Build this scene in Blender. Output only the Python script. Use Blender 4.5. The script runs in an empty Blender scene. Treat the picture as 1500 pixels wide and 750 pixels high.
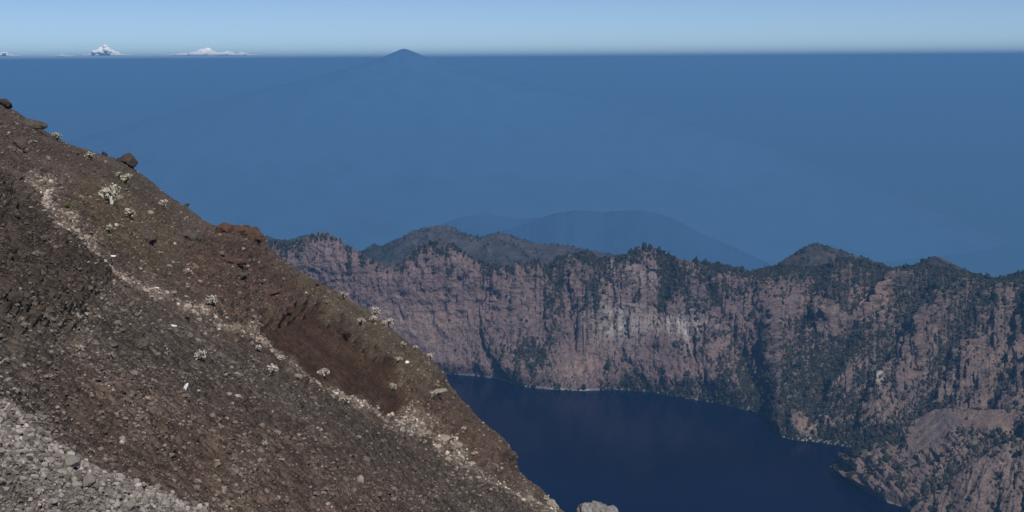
import bpy, math, random
import numpy as np
from mathutils import Matrix, Vector

random.seed(7)
rng = np.random.default_rng(11)
sc = bpy.context.scene
col = sc.collection

# ------------------------------------------------------------------ camera frame
FPX = 1900.0
PITCH = math.atan((375 - 86) / FPX)
ROLL = math.radians(0.34)
fw = np.array([0, math.cos(PITCH), -math.sin(PITCH)])
up0 = np.array([0, math.sin(PITCH), math.cos(PITCH)])
rt0 = np.array([1.0, 0, 0])
up = up0 * math.cos(ROLL) + rt0 * math.sin(ROLL)
rt = rt0 * math.cos(ROLL) - up0 * math.sin(ROLL)

def rays(px, py):
    px = np.asarray(px, float); py = np.asarray(py, float)
    return (fw[None] + ((px - 750) / FPX)[..., None] * rt + (-(py - 375) / FPX)[..., None] * up).reshape(px.shape + (3,))

def on_plane(px, py, z):
    r = rays(px, py); return r * (z / r[..., 2])[..., None]

def at_range(px, py, R):
    r = rays(px, py); h = np.hypot(r[..., 0], r[..., 1])
    return r * (np.asarray(R, float) / h)[..., None]

LAKE = -1592.0
SEA = -3600.0

# ------------------------------------------------------------------ noise
_p = np.random.default_rng(5).permutation(256).astype(np.int64); _p = np.concatenate([_p, _p, _p])
_g = np.random.default_rng(6).normal(size=(256, 3)); _g /= np.linalg.norm(_g, axis=1)[:, None]
def perlin(x, y, z=0.0):
    x, y, z = np.broadcast_arrays(np.asarray(x, float), np.asarray(y, float), np.asarray(z, float))
    xi = np.floor(x).astype(np.int64); yi = np.floor(y).astype(np.int64); zi = np.floor(z).astype(np.int64)
    xf = x - xi; yf = y - yi; zf = z - zi
    u = xf*xf*xf*(xf*(xf*6-15)+10); v = yf*yf*yf*(yf*(yf*6-15)+10); w = zf*zf*zf*(zf*(zf*6-15)+10)
    def gr(a, b, c):
        h = _p[(_p[(_p[(xi+a) & 255] + yi + b) & 255] + zi + c) & 255]
        g = _g[h]
        return g[..., 0]*(xf-a) + g[..., 1]*(yf-b) + g[..., 2]*(zf-c)
    L = lambda a, b, t: a + t*(b-a)
    r = L(L(L(gr(0,0,0), gr(1,0,0), u), L(gr(0,1,0), gr(1,1,0), u), v),
          L(L(gr(0,0,1), gr(1,0,1), u), L(gr(0,1,1), gr(1,1,1), u), v), w)
    return r * 1.6
def fbm(x, y, z=0.0, o=4, gain=0.5, lac=2.03):
    s = 0; a = 1; f = 1
    for i in range(o):
        s = s + a * perlin(np.asarray(x)*f + 17.3*i, np.asarray(y)*f + 9.1*i, np.asarray(z)*f + 3.7*i); a *= gain; f *= lac
    return s
def ridged(x, y, z=0.0, o=3, gain=0.5):
    s = 0; a = 1; f = 1
    for i in range(o):
        s = s + a * (1 - 2*np.abs(perlin(np.asarray(x)*f + 31.7*i, np.asarray(y)*f + 11.9*i, np.asarray(z)*f + 5*i))); a *= gain; f *= 2.1
    return s
def sstep(a, b, x):
    t = np.clip((x-a)/(b-a), 0, 1); return t*t*(3-2*t)
def lin(c):   # sRGB 0..255 -> linear
    c = np.asarray(c, float)/255
    return np.where(c <= .04045, c/12.92, ((c+.055)/1.055)**2.4)

# ------------------------------------------------------------------ mesh helpers
def mesh_np(name, V, F, smooth=False, colors=None):
    V = np.ascontiguousarray(V, dtype=np.float32); F = np.ascontiguousarray(F, dtype=np.int32)
    n, k = F.shape
    me = bpy.data.meshes.new(name)
    me.vertices.add(len(V)); me.vertices.foreach_set('co', V.ravel())
    me.loops.add(n*k); me.loops.foreach_set('vertex_index', F.ravel())
    me.polygons.add(n); me.polygons.foreach_set('loop_start', np.arange(0, n*k, k, dtype=np.int32))
    me.polygons.foreach_set('loop_total', np.full(n, k, dtype=np.int32))
    me.polygons.foreach_set('use_smooth', np.full(n, smooth, dtype=bool))
    me.update(calc_edges=True)
    if colors is not None:
        a = me.color_attributes.new('Col', 'FLOAT_COLOR', 'POINT')
        c = np.ones((len(V), 4), dtype=np.float32); c[:, :colors.shape[1]] = colors
        a.data.foreach_set('color', c.ravel())
    return me
def link(name, me, mat, parent=None, label=None, cat=None, group=None, kind=None):
    o = bpy.data.objects.new(name, me); col.objects.link(o)
    if mat and me is not None and not me.materials: me.materials.append(mat)
    if parent: o.parent = parent
    tag(o, label, cat, group, kind); return o
def tag(o, label=None, cat=None, group=None, kind=None):
    if label: o['label'] = label
    if cat: o['category'] = cat
    if group: o['group'] = group
    if kind: o['kind'] = kind
    return o
def grid_faces(nu, nv):
    i = np.arange(nu-1)[:, None]*nv + np.arange(nv-1)[None]
    i = i.ravel(); return np.stack([i, i+1, i+nv+1, i+nv], 1)

def ico(sub):
    import bmesh
    bm = bmesh.new(); bmesh.ops.create_icosphere(bm, subdivisions=sub, radius=1)
    V = np.array([v.co[:] for v in bm.verts]); F = np.array([[v.index for v in f.verts] for f in bm.faces]); bm.free()
    return V, F
ICO = {s: ico(s) for s in (1, 2, 3)}
def rock_shape(seed, sub=2, cuts=7, flat=.7, rough=.06, dmin=.45, dmax=.8):
    r = np.random.default_rng(seed)
    V, F = ICO[sub]; V = V.copy()
    for _ in range(cuts):
        n = r.normal(size=3); n /= np.linalg.norm(n); d = r.uniform(dmin, dmax)
        s = V @ n; V -= np.outer(np.clip(s-d, 0, None), n)
    V += rough * r.normal(size=V.shape) * (.5 if sub > 1 else 1)
    V *= np.array([r.uniform(.8, 1.25), r.uniform(.75, 1.1), flat*r.uniform(.8, 1.15)])
    return V, F
def rotm(n):
    a = rng.uniform(0, 2*np.pi, n); c, s = np.cos(a), np.sin(a); z = np.zeros(n); o = np.ones(n)
    Rz = np.stack([np.stack([c, -s, z], 1), np.stack([s, c, z], 1), np.stack([z, z, o], 1)], 1)
    t = rng.normal(0, .3, n); c, s = np.cos(t), np.sin(t)
    Rx = np.stack([np.stack([o, z, z], 1), np.stack([z, c, -s], 1), np.stack([z, s, c], 1)], 1)
    return Rz @ Rx
def scatter_mesh(name, shapes, P, S, C=None, smooth=False, stretch=None):
    Vs, Fs, Cs = [], [], []; off = 0
    which = rng.integers(0, len(shapes), len(P)); R = rotm(len(P))
    for k, (V, F) in enumerate(shapes):
        m = which == k
        if not m.any(): continue
        W = np.einsum('nij,vj->nvi', R[m], V) * S[m][:, None, None]
        if stretch is not None: W = W * stretch[m][:, None, :]
        W = W + P[m][:, None, :]
        n = m.sum()
        Vs.append(W.reshape(-1, 3)); Fs.append((F[None] + (np.arange(n)*len(V))[:, None, None] + off).reshape(-1, 3)); off += n*len(V)
        if C is not None: Cs.append(np.repeat(C[m], len(V), 0))
    return mesh_np(name, np.concatenate(Vs), np.concatenate(Fs), smooth, np.concatenate(Cs) if C is not None else None)

# ------------------------------------------------------------------ materials
def mat_new(name):
    m = bpy.data.materials.new(name); m.use_nodes = True
    nt = m.node_tree; nt.nodes.clear()
    out = nt.nodes.new('ShaderNodeOutputMaterial'); b = nt.nodes.new('ShaderNodeBsdfPrincipled')
    nt.links.new(b.outputs[0], out.inputs[0]); b.inputs['Roughness'].default_value = .95
    b.inputs['Specular IOR Level'].default_value = .15
    return m, nt, b
def N(nt, t, **kw):
    n = nt.nodes.new(t)
    for k, v in kw.items():
        if k.startswith('i_'): n.inputs[k[2:].replace('_', ' ')].default_value = v
        else: setattr(n, k, v)
    return n
def ground_mat(name, scales, bump, base=None, amps=(.35, .45), vor=None):
    """vertex colour (or flat colour) varied by noise, with stone-sized bump"""
    m, nt, b = mat_new(name); L = nt.links.new
    tc = N(nt, 'ShaderNodeTexCoord')
    if base is None: c = N(nt, 'ShaderNodeVertexColor', layer_name='Col').outputs[0]
    else:
        cn = N(nt, 'ShaderNodeRGB'); cn.outputs[0].default_value = (*base, 1); c = cn.outputs[0]
    hs = []
    for s, a in zip(scales, amps):
        n = N(nt, 'ShaderNodeTexNoise', i_Scale=s, i_Detail=6.0, i_Roughness=.65); L(tc.outputs['Object'], n.inputs['Vector'])
        mr = N(nt, 'ShaderNodeMapRange'); mr.inputs[1].default_value = .3; mr.inputs[2].default_value = .7
        mr.inputs[3].default_value = 1-a; mr.inputs[4].default_value = 1+a
        L(n.outputs[0], mr.inputs[0])
        mx = N(nt, 'ShaderNodeVectorMath', operation='SCALE'); L(c, mx.inputs[0]); L(mr.outputs[0], mx.inputs['Scale']); c = mx.outputs[0]
        hs.append(n.outputs[0])
    if vor:
        v = N(nt, 'ShaderNodeTexVoronoi', i_Scale=vor[0]); L(tc.outputs['Object'], v.inputs['Vector'])
        sp = N(nt, 'ShaderNodeSeparateColor'); L(v.outputs['Color'], sp.inputs[0])
        mr = N(nt, 'ShaderNodeMapRange'); mr.inputs[3].default_value = 1-vor[1]; mr.inputs[4].default_value = 1+vor[1]; L(sp.outputs[0], mr.inputs[0])
        mx = N(nt, 'ShaderNodeVectorMath', operation='SCALE'); L(c, mx.inputs[0]); L(mr.outputs[0], mx.inputs['Scale']); c = mx.outputs[0]
    L(c, b.inputs['Base Color'])
    h = hs[-1]
    if vor:
        ad = N(nt, 'ShaderNodeMath', operation='SUBTRACT'); L(h, ad.inputs[0]); L(v.outputs['Distance'], ad.inputs[1]); h = ad.outputs[0]
    bp = N(nt, 'ShaderNodeBump', i_Strength=bump[0], i_Distance=bump[1]); L(h, bp.inputs['Height']); L(bp.outputs[0], b.inputs['Normal'])
    return m

M_SLOPE = ground_mat('scree_slope', (.12, 2.5), (.9, .12), amps=(.22, .38), vor=(4.5, .38))
M_STONE = ground_mat('loose_stone', (3.0, 14.0), (.5, .03), amps=(.15, .2))
M_WALL = ground_mat('crater_rock', (.004, .03, .11), (1.0, 9.0), amps=(.18, .22, .35))
M_HILL = ground_mat('hazy_hill', (.002, .012, .03), (1.0, 22.0), amps=(.2, .35, .4))
M_FAR = ground_mat('far_hill', (.0006, .004), (1.0, 60.0), amps=(.2, .3))
M_TREE = ground_mat('dry_scrub_foliage', (.05,), (.3, .5), amps=(.35,))

def simple_mat(name, c, rough=.9, scale=20., a=.2):
    return ground_mat(name, (scale,), (.3, .01), base=c, amps=(a,))
M_SHRUBLEAF = simple_mat('edelweiss_leaf', (.42, .40, .31), scale=9., a=.35)
M_SHRUBDRY = simple_mat('dry_flower_head', (.46, .41, .35), scale=9., a=.35)
M_OLIVE = simple_mat('olive_tuft', (.13, .13, .06), scale=9., a=.4)
M_STEMD = simple_mat('dark_stem', (.035, .028, .024))
M_STEMW = simple_mat('bleached_stem', (.62, .60, .54))
M_WHITE = simple_mat('white_quartz', (.78, .78, .76), a=.08)
M_GREYST = simple_mat('grey_andesite', (.235, .215, .195), scale=8., a=.3)
M_PALEST = simple_mat('pale_weathered_rock', (.25, .215, .18), scale=3., a=.4)
M_DARKR = simple_mat('dark_lava_rock', (.06, .045, .04), scale=3., a=.4)
M_REDR = simple_mat('red_brown_rock', (.085, .052, .040), scale=2.5, a=.45)
M_BROWNR = simple_mat('brown_rock', (.080, .066, .056), scale=2.5, a=.4)

# ------------------------------------------------------------------ foreground slope
SIL = np.array([(-420,-110),(-200,20),(-60,112),(0,150),(22,163),(50,184),(75,198),(100,210),(130,221),(152,228),(170,233),(186,238),(198,247),
 (215,262),(235,280),(252,292),(275,306),(300,323),(318,333),(340,329),(362,331),(378,341),(392,360),(408,376),(430,393),(455,408),(480,422),
 (505,436),(530,452),(555,469),(580,488),(600,506),(622,522),(640,536),(652,549),(657,565),(672,582),(688,596),(700,612),(718,626),(735,638),
 (748,652),(752,672),(760,690),(775,704),(792,714),(805,728),(815,740),(830,752),(880,790),(1000,880)], float)
a0 = math.radians(36.4)
tdir = np.array([math.cos(a0), math.sin(a0)]); sdir = np.array([-math.sin(a0), math.cos(a0)])
O0 = np.array([0., 150.])
su = (SIL - O0) @ tdir; sw = (SIL - O0) @ sdir           # along, offset
INV0 = 1/150.; KS = (1/17.5 - INV0)/483
nu, nv = 1500, 760
U = np.linspace(-460, 1150, nu); Vv = np.concatenate([np.linspace(0, 1, nv)**1.0]) * 650
wob = np.interp(U, su, sw)
wobs = np.convolve(np.pad(wob, 60, 'edge'), np.ones(121)/121, 'valid')
UU, VV = np.meshgrid(U, Vv, indexing='ij')
dec = np.exp(-VV/45.)
off = wobs[:, None]*np.exp(-VV/250.) + (wob-wobs)[:, None]*dec
PX = O0[0] + UU*tdir[0] + (VV+off)*sdir[0]
PY = O0[1] + UU*tdir[1] + (VV+off)*sdir[1]
def fg_point(px, py, s):
    r = rays(px, py); return r * (1/(INV0 + KS*s))[..., None]
P = fg_point(PX, PY, VV)
# plane frame
c3 = [fg_point(np.array([x]), np.array([y]), np.array([(np.array([x, y])-O0) @ sdir]))[0] for x, y in ((100, 700), (500, 700), (300, 500))]
nrm = np.cross(c3[1]-c3[0], c3[2]-c3[0]); nrm /= np.linalg.norm(nrm)
if nrm[2] < 0: nrm = -nrm
DEP = 1/(INV0 + KS*VV)

# material zones painted along the slope
def polydist(px, py, pts):
    """signed distance to a polyline: positive on the lower-left side"""
    pts = np.asarray(pts, float); best = np.full(px.shape, 1e9); sg = np.ones(px.shape)
    for (x0, y0), (x1, y1) in zip(pts[:-1], pts[1:]):
        dx, dy = x1-x0, y1-y0; L2 = dx*dx+dy*dy
        t = np.clip(((px-x0)*dx+(py-y0)*dy)/L2, 0, 1)
        ex, ey = px-x0-t*dx, py-y0-t*dy; d = np.hypot(ex, ey); m = d < best
        s = np.sign(dx*ey-dy*ex); sg = np.where(m, s, sg); best = np.where(m, d, best)
    return best*np.where(sg == 0, 1, sg)
def inpoly(px, py, pts):
    pts = np.asarray(pts, float); ins = np.zeros(px.shape, bool); n = len(pts)
    for i in range(n):
        x0, y0 = pts[i]; x1, y1 = pts[(i+1) % n]
        if y0 == y1: continue
        c = ((y0 > py) != (y1 > py)) & (px < (x1-x0)*(py-y0)/(y1-y0)+x0); ins ^= c
    return ins
def region(px, py, pts, soft=10):
    ins = inpoly(px, py, pts); d = np.abs(polydist(px, py, list(pts)+[pts[0]]))
    return sstep(-soft, soft, np.where(ins, d, -d))
STRIPE = [(-300,60),(-60,240),(20,272),(48,285),(52,312),(75,335),(105,360),(128,385),(160,408),(205,428),(250,450),(300,472),(335,492),(370,512),(400,532),(440,556),
          (500,585),(560,622),(610,652),(660,690),(720,720),(780,752),(900,830)]
LANE = [(-300,440),(-100,550),(0,612),(60,648),(110,676),(150,700),(200,724),(250,742),(300,765),(500,860)]
BROWN = [(385,492),(405,470),(440,452),(478,462),(500,478),(520,500),(555,520),(580,545),(592,575),(590,600),(565,607),(530,592),(480,572),(440,548),(405,522)]
n1 = fbm(PX/38., PY/38., 1.3, 4); n2 = fbm(PX/12., PY/12., 7.7, 3); n3 = fbm(PX/90., PY/90., 4.4, 3); n4 = fbm(PX/4., PY/4., 2.2, 2)
ds = polydist(PX + 8*n2, PY + 8*n1, STRIPE)
dl = polydist(PX + 5*n2, PY + 5*n1, LANE)
wx, wy = PX+22*n1, PY+22*n2
A_br = region(wx, wy, BROWN, 9)
A_red = region(wx, wy, [(255,350),(320,345),(375,340),(420,395),(455,425),(450,455),(400,470),(380,500),(330,480),(290,440),(255,400)], 18)
A_red2 = region(wx, wy, [(590,540),(650,560),(750,650),(790,715),(700,690),(620,640),(575,600)], 20)
A_drk = region(wx, wy, [(-200,60),(20,290),(52,300),(70,340),(110,372),(150,410),(150,440),(110,470),(40,480),(-300,400)], 22)
A_rb = region(wx, wy, [(60,540),(200,560),(330,600),(450,650),(620,720),(640,800),(420,800),(280,735),(120,660)], 45)
A_oliv = region(wx, wy, [(430,400),(520,440),(600,505),(650,552),(640,570),(590,560),(540,505),(480,450),(440,440)], 14)
A_purp = region(wx, wy, [(60,235),(140,250),(170,310),(80,330),(40,290)], 30)
A_ol2 = region(wx, wy, [(110,270),(200,260),(260,330),(240,400),(160,370),(110,320)], 25)
C = np.zeros(PX.shape+(3,)); C[:] = (.106, .093, .083)
def mixc(C, m, c): return C*(1-m[..., None]) + np.asarray(c)*m[..., None]
C = mixc(C, sstep(40, 0, ds)*.45, (.120, .094, .074))
C = mixc(C, A_purp*.7, (.115, .084, .078))
C = mixc(C, A_ol2*.7, (.128, .108, .074))
C = mixc(C, A_red*.75, (.108, .076, .062))
C = mixc(C, A_red2*.7, (.145, .100, .077))
C = mixc(C, A_oliv*.85, (.145, .122, .086))
C = mixc(C, A_drk*.75, (.062, .050, .042))
C = mixc(C, A_rb*.65, (.110, .080, .064))
C = mixc(C, sstep(.1, .9, n3)*sstep(10, 60, ds)*.5, (.145, .125, .106))
C = mixc(C, A_br*.92, (.070, .043, .030))
sw_ = (14 + 8*n1)*(.6+.7*sstep(200, 60, PX)+.5*sstep(480, 620, PX)*sstep(720, 640, PX))
sw_ = sw_*1.9
STR = sstep(-sw_-14, -sw_+8, ds)*sstep(7, -4, ds)*sstep(20, 60, PX)*(.55+.45*sstep(-.5, .4, n2))
C = mixc(C, STR*(.70+.3*np.clip(n2, -1, 1)), (.30, .26, .22))
LN = sstep(-3, 4, dl); LNs = LN*sstep(95, 45, dl+30*n1)
C = mixc(C, LN*.95, (.175, .16, .15)); C = mixc(C, LNs*.6, (.215, .20, .185))
C *= (1 + .16*n1 + .22*n4)[..., None]
C *= (.76 + .10*LN)[..., None]*np.array([1.02, .935, .87])
n5 = fbm(UU/110., (VV+off)/9., 3.3, 4); C *= (1+.20*n5)[..., None]
C = np.clip(C, .012, .6)
# relief along the slope normal, in metres
relief = 0.0052*DEP*sstep(25, -5, -ds)*sstep(260, 30, ds)     # lip of the near shoulder
relief += 0.22*LN
lamp = np.clip(DEP, 15, 150)
relief -= A_br*.35
relief += .0030*DEP*fbm(UU/160., (VV+off)/22., 6.3, 4)
q = P
relief += .32*fbm(q[..., 0]/9., q[..., 1]/9., q[..., 2]/9., 4)*np.clip(VV/60, .15, 1)
relief += .10*fbm(q[..., 0]/1.3, q[..., 1]/1.3, q[..., 2]/1.3, 3)*(1-.6*A_br)
relief += .0014*DEP*ridged(PX/22, PY/13, 3.3, 4)*(.35*(1-LN)+A_red+.8*A_drk+.6*A_red2+.25*A_oliv)*(1-A_br)
relief += A_red*(.16*ridged(q[..., 0]/4., q[..., 1]/4., q[..., 2]/2.2, 4))
relief += A_drk*(.20*ridged(q[..., 0]/2.4, q[..., 1]/2.4, q[..., 2]/1.6, 4))
relief += (A_red2+.4*A_oliv)*(.12*ridged(q[..., 0]/3., q[..., 1]/3., q[..., 2]/2., 3))
relief += .0011*DEP*fbm(PX/3.4, PY/2.2, 5.5, 3)*(1-.7*A_br)*(1+LN)
relief *= np.clip(.45 + VV/40, 0, 1)
P = P + relief[..., None]*nrm
# silhouette crest fringe then the far side falling away
top = P[:, 0]
hd = top[:, :2]/np.linalg.norm(top[:, :2], axis=1)[:, None]
ext = []
for k in range(1, 26):
    t = .5*(1.42**k); 
    down = t*.55 + .0*t
    q = top.copy(); q[:, 0] += hd[:, 0]*t*.55 + .12*t; q[:, 1] += hd[:, 1]*t*.75; q[:, 2] -= t*.80
    q += (np.stack([fbm(top[:, 0]/14.+k*.3, top[:, 1]/14., k*.5, 3)]*3, 1)*t*.05)
    ext.append(q)
ext = np.stack(ext[::-1], 1)
Pall = np.concatenate([ext, P], 1)
Call = np.concatenate([np.repeat(C[:, :1], ext.shape[1], 1), C], 1)
me = mesh_np('slope', Pall.reshape(-1, 3), grid_faces(nu, Pall.shape[1])[:, ::-1], True, Call.reshape(-1, 3))
link('volcanic_slope', me, M_SLOPE, kind='structure')

_z = P @ fw; QX = 750+FPX*(P @ rt)/_z; QY = 375-FPX*(P @ up)/_z
def fg_lookup(px, py):
    """surface point of the slope seen at a photo position"""
    w = np.array([px, py]) - O0; u = w @ tdir; v = w @ sdir
    iu = int(np.clip(np.searchsorted(U, u), 0, nu-1))
    iv = int(np.clip(np.argmin(np.abs(VV[iu]+off[iu]-v)), 0, nv-1))
    a, b, c, d = max(iu-40, 0), min(iu+40, nu), max(iv-40, 0), min(iv+60, nv)
    k = np.argmin((QX[a:b, c:d]-px)**2+(QY[a:b, c:d]-py)**2); iu, iv = a+k//(d-c), c+k % (d-c)
    return P[iu, iv], DEP[iu, iv], Call[iu, iv+ext.shape[1]]
tocam = lambda p: -p/np.linalg.norm(p)

# ------------------------------------------------------------------ scree: uncountable small stones (stuff)
shapes1 = [rock_shape(100+i, 1, 3, .7, .12) for i in range(10)]
shapes2 = [rock_shape(200+i, 2, 8, .75, .05) for i in range(10)]
NS = 46000
iu = rng.integers(250, nu-130, NS*2); iv = (rng.beta(1.0, 1.0, NS*2)*(nv-6)).astype(int)+1
px, py = PX[iu, iv], PY[iu, iv]
ok = (px > -60) & (px < 900) & (py < 800) & (py > 60)
pr = .40 + .6*sstep(-.2, .8, n3[iu, iv]) + 1.5*STR[iu, iv] + 1.2*LN[iu, iv] - .9*A_br[iu, iv] + .3*A_drk[iu, iv] + .2*A_red[iu, iv]
ok &= rng.random(len(px)) < pr
iu, iv = iu[ok][:NS], iv[ok][:NS]
D = DEP[iu, iv]
szpx = .98*np.exp(rng.normal(.22, .58, len(iu)))*(1+.55*STR[iu, iv]+.75*LNs[iu, iv]) * np.clip(.8+.002*iv, .8, 1.5)
S = np.clip(szpx, .6, 7)*D/FPX
pos = P[iu, iv] + nrm*(S*.3)[:, None]
br = np.exp(rng.normal(.14, .38, len(iu)))
cc = (1.42-.42*LN[iu, iv])[:, None]*C[iu, iv]*br[:, None]; cc = cc*.75 + .25*cc.mean(1, keepdims=True)
me = scatter_mesh('scree', shapes1, pos, S, np.clip(cc, .02, .5), smooth=False)
# half buried ledges and blocks, packed where the slope is rocky
k = 26000; iu2 = rng.integers(200, nu-110, k); iv2 = (rng.random(k)*(nv-60)).astype(int)
px2, py2 = PX[iu2, iv2], PY[iu2, iv2]; clus = fbm(px2/26., py2/20., 8.8, 3)
pr2 = sstep(.15, .8, clus)*(.10 + .55*A_red[iu2, iv2] + .5*A_drk[iu2, iv2] + .5*A_red2[iu2, iv2] + .25*A_oliv[iu2, iv2] + .45*sstep(420, 200, px2)*sstep(110, 40, VV[iu2, iv2]))*(1-A_br[iu2, iv2])*(1-LN[iu2, iv2])
ok2 = (rng.random(k) < pr2*.55) & (px2 > -60) & (py2 < 790); iu2, iv2 = iu2[ok2], iv2[ok2]
S2 = np.clip(np.exp(rng.normal(1.25, .45, len(iu2))), 2, 9)*DEP[iu2, iv2]/FPX
st2 = np.stack([rng.uniform(.9, 1.5, len(iu2)), rng.uniform(.9, 1.5, len(iu2)), rng.uniform(.55, .9, len(iu2))], 1)
c2 = C[iu2, iv2]*np.exp(rng.normal(.12, .3, len(iu2)))[:, None]
link('ledge_rubble', scatter_mesh('ledge_rubble', shapes2, P[iu2, iv2]-nrm*(S2*.12)[:, None], S2, np.clip(c2, .02, .5), stretch=st2), M_STONE, kind='stuff', label='half buried ledges and blocks breaking through the scree of the slope', cat='rubble')
link('scree', me, M_STONE, kind='stuff', label='countless small brown and grey stones strewn over the volcanic slope', cat='scree')

# ------------------------------------------------------------------ the grey stones of the pale lane, each its own
def rock_obj(name, shape_seed, p, size, mat, label, group=None, rot=None, scale=(1, 1, 1), sub=2, cuts=8, cache={}, cat='rock', cols=None):
    key = (shape_seed, sub, cuts, mat.name)
    if key not in cache:
        V, F = rock_shape(shape_seed, sub, cuts, .75 if sub < 3 else .9, .05 if sub < 3 else .025, *((.45, .8) if sub < 3 else (.68, .95)))
        if sub == 3:
            n = fbm(V[:, 0]*1.6+shape_seed, V[:, 1]*1.6, V[:, 2]*1.6, 4); V = V*(1+.17*n+.05*ridged(V[:, 0]*4+shape_seed, V[:, 1]*4, V[:, 2]*4, 3))[:, None]
        m_ = mesh_np(name, V, F, False); m_.materials.append(mat); cache[key] = m_
    o = bpy.data.objects.new(name, cache[key]); col.objects.link(o)
    o.location = p; o.scale = [size*s for s in scale]; o.rotation_euler = rot or (random.uniform(-.3, .3), random.uniform(-.3, .3), random.uniform(0, 6.28))
    tag(o, label, cat, group); return o
M_GR = [M_GREYST, simple_mat('light_andesite', (.28, .255, .23), scale=8., a=.25), simple_mat('warm_grey_stone', (.20, .178, .158), scale=8., a=.3)]
cnt = 0; placed = []
for tries in range(6000):
    if cnt >= 140: break
    x = random.uniform(-5, 285)
    y = np.interp(x, [p[0] for p in LANE], [p[1] for p in LANE]) + 3 + abs(random.gauss(0, 34))
    if y > 752: continue
    r = min(11.5, math.exp(random.gauss(1.65, .42)))
    if any((x-a)**2+(y-b)**2 < (.8*(r+c))**2 for a, b, c in placed): continue
    placed.append((x, y, r)); p, D_, _ = fg_lookup(x, y); s = 1.3*r*D_/FPX
    rock_obj('stone', 300+cnt % 9, Vector(p + nrm*s*.25), s, M_GR[cnt % 3], 'grey angular stone among the loose stones of the pale lane at bottom left', 'grey stones of the pale lane', sub=2)
    cnt += 1
# stones of the pale stripe, the larger ones
cnt = 0; placed = []
for tries in range(6000):
    if cnt >= 70: break
    k = random.uniform(0, 1)
    x = random.uniform(45, 340) if k < .55 else random.uniform(540, 720)
    y = np.interp(x, [p[0] for p in STRIPE], [p[1] for p in STRIPE]) - abs(random.gauss(0, 13))*(1 if k < .55 else .9) - 1
    r = min(6.0, math.exp(random.gauss(.85, .38)))
    if any((x-a)**2+(y-b)**2 < (.85*(r+c))**2 for a, b, c in placed): continue
    placed.append((x, y, r)); p, D_, _ = fg_lookup(x, y); s = 1.3*r*D_/FPX
    rock_obj('stone', 320+cnt % 9, Vector(p + nrm*s*.2), s, M_PALEST if cnt % 2 else M_GR[1], 'pale angular stone in the light rubble stripe running down the brown slope', 'pale stones of the rubble stripe', sub=2)
    cnt += 1
# loose stones standing out on the brown slope
cnt = 0; placed = []
for tries in range(6000):
    if cnt >= 85: break
    x = random.uniform(0, 780); y = random.uniform(170, 748)
    w = (np.array([x, y])-O0) @ sdir
    yl = np.interp(x, [p[0] for p in SIL], [p[1] for p in SIL])
    if y < yl+8 or inpoly(np.array([x]), np.array([y]), BROWN)[0]: continue
    if y > np.interp(x, [p[0] for p in LANE], [p[1] for p in LANE])-6: continue
    r = min(5.5, math.exp(random.gauss(.9, .35)))
    if any((x-a)**2+(y-b)**2 < (2.2*(r+c))**2 for a, b, c in placed): continue
    placed.append((x, y, r)); p, D_, _ = fg_lookup(x, y); s = 1.3*r*D_/FPX
    rock_obj('stone', 340+cnt % 9, Vector(p + nrm*s*.3), s, (M_BROWNR, M_PALEST, M_BROWNR, M_GR[2])[cnt % 4], 'brownish stone lying loose on the open scree of the dark slope', 'loose stones on the dark slope', sub=2)
    cnt += 1

# notable rocks ------------------------------------------------------
def boulder(px, py, rpx, mat, label, seed, scale=(1, 1, 1), lift=.35, name='boulder', rot=None, rd=None):
    p, D_, _ = fg_lookup(px, py); s = 1.15*rpx*D_/FPX
    return rock_obj(name, seed, Vector(p + nrm*s*lift), s, mat, label, scale=scale, sub=3, cuts=9, rot=rot, cat='boulder' if name == 'boulder' else 'rock')
boulder(183, 239, 12, M_DARKR, 'dark rounded boulder standing up on the skyline of the slope', 141, (1.05, 1, .95), .3, rot=(.3, .2, 2.))
boulder(152, 227, 4, M_DARKR, 'small dark knob on the skyline left of the big skyline boulder', 42)
boulder(45, 187, 14, M_BROWNR, 'flat brown slab near the top left of the skyline', 43, (1.1, 1, .45))
boulder(5, 156, 10, M_DARKR, 'dark block on the skyline at the left edge of the photo', 44, (1, 1, .8))
boulder(27, 216, 10, M_BROWNR, 'squat brown rock below the flat slab near the left edge', 45)
boulder(212, 352, 11, M_BROWNR, 'rounded brown boulder beside the olive tuft above the pale stripe', 46)
boulder(205, 506, 13, M_BROWNR, 'rounded brown boulder half sunk in dark scree right of the small grey tuft', 47, (1, 1, .85), .1)
boulder(275, 352, 17, M_BROWNR, 'broad cracked outcrop above the dark red hollow', 48, (1.3, 1, .7), .15)
boulder(346, 342, 13, M_REDR, 'red brown rocky knob forming a bump on the skyline', 49, (1.35, 1, .8), .0)
boulder(372, 346, 13, M_REDR, 'rust orange block at the right shoulder of the red skyline knob', 50, (1, 1, 1), .1)
boulder(326, 340, 10.5, M_REDR, 'small reddish rock at the left foot of the skyline knob', 51)
boulder(348, 385, 9, M_REDR, 'flat reddish ledge rock on the maroon slope under the skyline knob', 52, (1.5, 1, .5))
boulder(390, 432, 11, M_REDR, 'jutting reddish ledge just above the bare brown hollow', 53, (1.5, 1, .6))
boulder(420, 455, 8, M_REDR, 'smaller reddish rock on the rim of the bare brown hollow', 54)
boulder(352, 408, 8, M_BROWNR, 'brown rock in the middle of the maroon slope', 55)
boulder(179, 646, 6, M_PALEST, 'pale block alone on the reddish scree above the stone lane', 56)
boulder(526, 706, 6, M_PALEST, 'pale upright stone alone on grey scree near the bottom middle', 57, (.9, .9, 1.2))
boulder(662, 577, 5, M_BROWNR, 'brown rock on the skyline just below the lake corner', 58)
boulder(640, 578, 9, M_PALEST, 'pale ledge rock under the pair of shrubs near the lake corner', 59, (1.3, 1, .6))
boulder(750, 668, 6, M_BROWNR, 'brown bluff rock jutting over the lake from the lower skyline', 60, (1, 1, 1.1), .0)
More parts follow.
